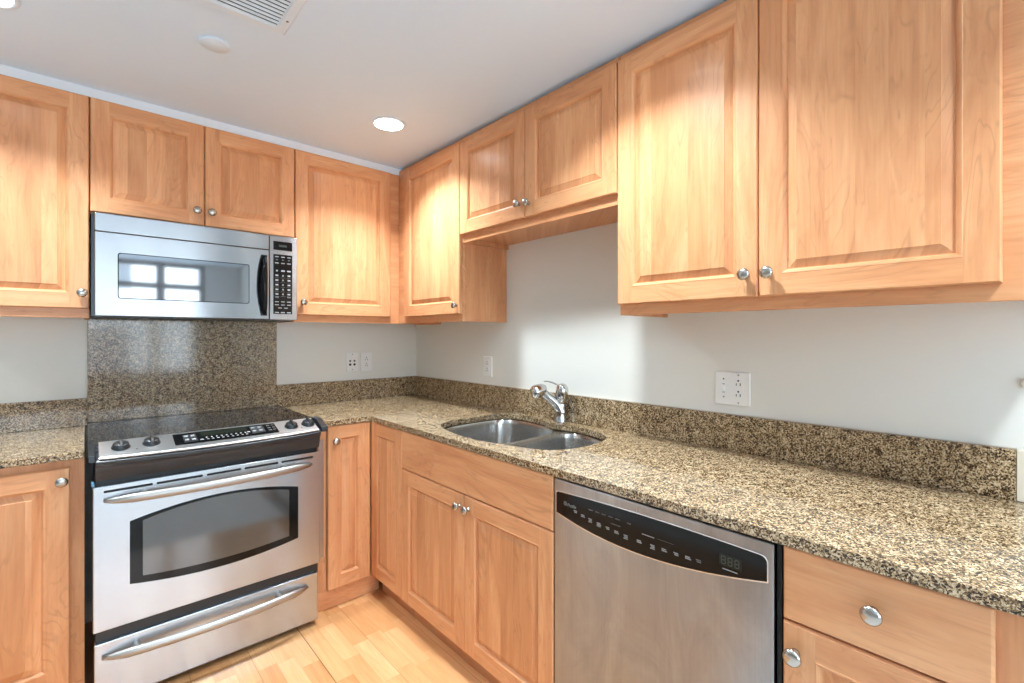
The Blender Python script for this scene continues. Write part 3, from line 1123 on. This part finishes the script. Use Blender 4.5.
def smile(ins):
    L, Rr, T, B = 0.0125 + ins, 0.5915 - ins, 0.8130 - ins, 0.760 - zf + ins
    top_l, top_r = 0.818 - zf - ins, 0.824 - zf - ins
    pts = []
    n = 24
    for k in range(n + 1):
        t = k / n
        base_ = 0.757 - zf + (0.774 - 0.757) * t
        pts.append((L + (Rr - L) * t, base_ - 0.040 * (1 - (2 * t - 1) ** 2) * (1 - 0.15 * t) + ins))
    r = 0.014
    for k in range(6):
        a = math.radians(90 * k / 5)
        pts.append((Rr - r + r * math.cos(a), top_r - r + r * math.sin(a)))
    for k in range(1, n):
        t = k / n
        pts.append((Rr - r - (Rr - L - 2 * r) * t, top_r + (top_l - top_r) * t + 0.006 * (1 - (2 * t - 1) ** 2)))
    for k in range(6):
        a = math.radians(90 + 90 * k / 5)
        pts.append((L + 0.008 + 0.008 * math.cos(a), top_l - 0.008 + 0.008 * math.sin(a)))
    return pts


b = bmesh.new()
prism_xz(b, smile(-0.0025), -0.618, -0.6198)
obj('control_surround', b, 'edge', dd)
b = bmesh.new()
prism_xz(b, smile(0.0), -0.6180, -0.6204)
cs = obj('control_strip', b, 'blackgloss', dd)
b = bmesh.new()
yk = -0.6209


def dz(z):
    return z - zf


# key legends in a row that follows the curve, indicator legends above
keys = [(0.085, 0.7760), (0.112, 0.7715), (0.138, 0.7680), (0.167, 0.7650), (0.196, 0.7625), (0.224, 0.7605), (0.253, 0.7590), (0.292, 0.7585), (0.330, 0.7590), (0.361, 0.7600), (0.392, 0.7610), (0.421, 0.7625), (0.447, 0.7640)]
for i_, (x_, z_) in enumerate(keys):
    m_ = 1 if i_ == 12 else 0
    dash(b, x_, dz(z_) + 0.003, 0.012, 0.0026, yk, m_)
    dash(b, x_ + 0.001, dz(z_) - 0.001, 0.014 if i_ % 2 else 0.010, 0.0026, yk, m_)
    if i_ in (2, 3, 6, 8):
        dash(b, x_, dz(z_) - 0.005, 0.013, 0.0022, yk, m_)
for x_ in (0.140, 0.162, 0.184, 0.206, 0.228):
    dash(b, x_, dz(0.7965), 0.014, 0.0024, yk, 1)
dash(b, 0.263, dz(0.7955), 0.011, 0.0024, yk, 1)
dash(b, 0.222, dz(0.7800), 0.030, 0.0018, yk, 1)
dash(b, 0.318, dz(0.7815), 0.034, 0.0022, yk, 0)
dash(b, 0.365, dz(0.7825), 0.044, 0.0008, yk, 1)
dash(b, 0.517, dz(0.7690), 0.032, 0.0022, yk, 0)
obj('printed_marks', b, ['print', 'greyprint'], cs)
b = bmesh.new()
prism_xz(b, rrect(0.494, 0.541, dz(0.7755), dz(0.8005), 0.001), -0.620, -0.6208)
ds = obj('display', b, 'display', cs)
b = bmesh.new()
for k in range(3):
    xc = 0.503 + k * 0.0145
    for (sx_, sz_, w_, h_) in ((0, 0.008, 0.007, 0.0016), (0, 0, 0.007, 0.0016), (0, -0.008, 0.007, 0.0016), (-0.0042, 0.004, 0.0014, 0.0066), (0.0042, 0.004, 0.0014, 0.0066), (-0.0042, -0.004, 0.0014, 0.0066), (0.0042, -0.004, 0.0014, 0.0066)):
        dash(b, xc + sx_, dz(0.7880) + sz_, w_, h_, -0.6211, 0)
obj('digits', b, 'dig', ds)
# round emblem and script name
b = bmesh.new()
lathe(b, [(0.0052, 0.0), (0.0060, 0.0), (0.0060, 0.0004), (0.0052, 0.0004)], (0.0475, -0.6205, dz(0.7905)), (0, -1, 0), 20)
lathe(b, [(0.0038, 0.0), (0.0044, 0.0), (0.0044, 0.0004), (0.0038, 0.0004)], (0.0475, -0.6205, dz(0.7905)), (0, -1, 0), 20)
obj('emblem', b, 'print', cs)


def text(name, body, size, parent, loc, rot, mat, shear=0.0):
    cu = bpy.data.curves.new(name, 'FONT')
    cu.body = body
    cu.size = size
    cu.shear = shear
    cu.extrude = 0.0001
    cu.align_x = 'CENTER'
    cu.align_y = 'CENTER'
    tmp = bpy.data.objects.new(name, cu)
    col.objects.link(tmp)
    dg = bpy.context.evaluated_depsgraph_get()
    me = bpy.data.meshes.new_from_object(tmp.evaluated_get(dg))
    col.objects.unlink(tmp)
    bpy.data.objects.remove(tmp)
    me.materials.clear()
    me.materials.append(M[mat])
    o = link(name, me, parent, loc)
    o.rotation_euler = rot
    return o


text('emblem_letters', 'GE', 0.0055, cs, (0.0475, -0.6208, dz(0.7905)), (PI / 2, 0, 0), 'print', 0.3)
text('name_script', 'Profile', 0.0125, cs, (0.0705, -0.6208, dz(0.7885)), (PI / 2, 0, 0), 'print', 0.35)

# ---------------------------------------------------------------- wall plates


def plate(name, label, cat, loc, rz, w, h, group=None):
    t = thing(name, label, cat, loc, rz, group)
    b = bmesh.new()
    r = [[(x, y, z) for x, z in rrect(-w / 2 + i, w / 2 - i, -h / 2 + i, h / 2 - i, 0.004)] for i, y in ((0, -0.0005), (0, -0.003), (0.002, -0.0055))]
    loft(b, r)
    obj('cover_plate', b, 'plate', t)
    return t


def screws(t, zs, xc=0.0):
    for z in zs:
        b = bmesh.new()
        lathe(b, [(0.0, -0.001), (0.0030, -0.001), (0.0030, 0.0006), (0.0015, 0.0012), (0.0, 0.0012)], (xc, -0.0055, z), (0, -1, 0), 12)
        obj('screw', b, 'nickel', t)


def duplex(t, xc=0.0, dark=1.0):
    b = bmesh.new()
    prism_xz(b, rrect(xc - 0.0165, xc + 0.0165, -0.0335, 0.0335, 0.002), -0.005, -0.0068)
    o = obj('socket', b, 'plate', t, bevel=0.0006)
    b = bmesh.new()
    for zc in (0.0185, -0.0185):
        dash(b, xc - 0.0065, zc - 0.003, 0.0026, 0.008, -0.0070)
        dash(b, xc + 0.0065, zc - 0.003, 0.0030, 0.0095, -0.0070)
        lathe(b, [(0.0032, 0.0), (0.0032, 0.0003), (0.0, 0.0003)], (xc, -0.0068, zc + 0.0095), (0, -1, 0), 10)
    obj('slots', b, 'slot', o)


t = plate('jack_plate', 'white wall plate with four dark jacks left of the corner socket', 'wall plate', (-0.447, -0.0005, 1.116), 0, 0.074, 0.117, 'wall plates on the back wall')
screws(t, (0.046, -0.046))
for xx in (-0.0135, 0.0135):
    for zz, rr in ((0.006, 0.0058), (-0.016, 0.0075)):
        b = bmesh.new()
        lathe(b, [(rr, 0.0), (rr, 0.0012), (rr * 0.5, 0.0016), (0.0, 0.0016)], (xx, -0.0054, zz), (0, -1, 0), 14)
        obj('jack', b, 'slot', t)
t = plate('power_outlet', 'white double socket on the back wall beside the jack plate', 'outlet', (-0.357, -0.0005, 1.112), 0, 0.074, 0.117, 'wall plates on the back wall')
duplex(t)
t = plate('power_outlet', 'white double socket on the sink wall between the corner and the faucet', 'outlet', (-0.0005, -0.764, 1.105), R90, 0.074, 0.113)
duplex(t)
t = plate('switch_plate', 'white two-gang plate with a toggle switch and socket right of the faucet', 'wall plate', (-0.0005, -2.0915, 1.0945), R90, 0.117, 0.114)
screws(t, (0.032, -0.030), -0.029)
b = bmesh.new()
prism_xz(b, rrect(-0.034, -0.024, -0.0125, 0.0125, 0.001), -0.005, -0.0062, 0)
box(b, -0.0325, -0.0255, -0.0165, -0.005, -0.004, 0.009)
tg = obj('toggle', b, 'plate', t, bevel=0.001)
b = bmesh.new()
for zz in (0.0142, -0.0142):
    dash(b, -0.029, zz, 0.010, 0.0018, -0.0058)
obj('toggle_slot', b, 'slot', tg)
duplex(t, 0.021)
screws(t, (0.047, -0.047), 0.021)
b = bmesh.new()
lathe(b, [(0.0, 0.0), (0.013, 0.0), (0.0125, 0.006), (0.009, 0.011), (0.004, 0.0135), (0.0, 0.0138)], (-0.0005, -2.7770, 1.1640), (-1, 0, 0), 20)
tag(obj('wall_button', b, 'plate'), 'small round white button on the sink wall at the right photo edge', 'button')

# ---------------------------------------------------------------- ceiling fittings


def downlight(x, y, label):
    t = thing('ceiling_downlight', label, 'ceiling light', (x, y, CEIL), 0, 'recessed ceiling lights')
    b = bmesh.new()
    lathe(b, [(0.079, -0.0003), (0.0785, -0.003), (0.073, -0.0055), (0.066, -0.005), (0.062, -0.0012), (0.062, -0.0003)], (0, 0, 0), (0, 0, 1), 40)
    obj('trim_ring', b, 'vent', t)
    b = bmesh.new()
    lathe(b, [(0.0, -0.0008), (0.063, -0.0008), (0.063, -0.0030), (0.04, -0.0042), (0.0, -0.0046)], (0, 0, 0), (0, 0, 1), 40)
    obj('lens', b, 'lens', t)
    a = area('downlight_beam', (x, y, CEIL - 0.010), (0, 0, 0), 0.11, 0.11, LAMP_POWER, LAMP_COLOR, 'DISK', math.radians(120))
    a.parent = t
    a.location = (0, 0, -0.010)
    return t


LABS = ['lit recessed ceiling light near the corner, over the base cabinets', 'recessed ceiling light above the counter by the dishwasher, outside the photo',
        'lit recessed ceiling light cut by the top left corner of the photo',
        'recessed ceiling light on the far left by the back wall, outside the photo',
        'recessed ceiling light above the end of the counter, outside the photo', 'recessed ceiling light behind the camera on the left, outside the photo']
for (x, y), lb in zip(LAMPS, LABS):
    downlight(x, y, lb)

b = bmesh.new()
lathe(b, [(0.0, -0.0004), (0.045, -0.0004), (0.045, -0.006), (0.0435, -0.0075), (0.0, -0.0080)], (-1.330, -0.947, CEIL), (0, 0, 1), 40)
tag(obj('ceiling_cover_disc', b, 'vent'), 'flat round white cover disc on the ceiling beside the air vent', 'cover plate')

vt = thing('ceiling_vent', 'white louvred air vent in the ceiling, cut by the top edge', 'vent', (-1.354, -1.337, CEIL))
vx0, vx1, vy0, vy1 = -1.535, -1.173, -1.517, -1.157
b = bmesh.new()
o4 = [(vx0, vy0), (vx1, vy0), (vx1, vy1), (vx0, vy1)]


def ins(i, z):
    return [(vx0 + i, vy0 + i, z), (vx1 - i, vy0 + i, z), (vx1 - i, vy1 - i, z), (vx0 + i, vy1 - i, z)]


loft(b, [ins(0, CEIL - 0.0004), ins(0.001, CEIL - 0.004), ins(0.006, CEIL - 0.009), ins(0.030, CEIL - 0.010), ins(0.033, CEIL - 0.007), ins(0.033, CEIL - 0.0004)], False)
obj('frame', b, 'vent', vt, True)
b = bmesh.new()
box(b, vx0 + 0.031, vx1 - 0.031, vy0 + 0.031, vy1 - 0.031, CEIL - 0.0012, CEIL - 0.0004)
obj('backing', b, 'dark', vt, True)
k = 0
yy = vy0 + 0.044
while yy < vy1 - 0.036:
    b = bmesh.new()
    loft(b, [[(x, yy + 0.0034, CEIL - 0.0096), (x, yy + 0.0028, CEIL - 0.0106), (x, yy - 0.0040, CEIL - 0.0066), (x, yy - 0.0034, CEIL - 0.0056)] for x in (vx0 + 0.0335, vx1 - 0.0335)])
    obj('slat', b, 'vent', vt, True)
    yy += 0.0185
for sx_, sy_ in ((vx1 - 0.017, vy1 - 0.085), (vx0 + 0.017, vy1 - 0.085), (vx1 - 0.017, vy0 + 0.085), (vx0 + 0.017, vy0 + 0.085)):
    b = bmesh.new()
    lathe(b, [(0.0, 0.0), (0.004, 0.0), (0.0038, -0.0008), (0.0, -0.0012)], (sx_, sy_, CEIL - 0.0097), (0, 0, 1), 10)
    obj('screw', b, 'greyprint', vt, True)
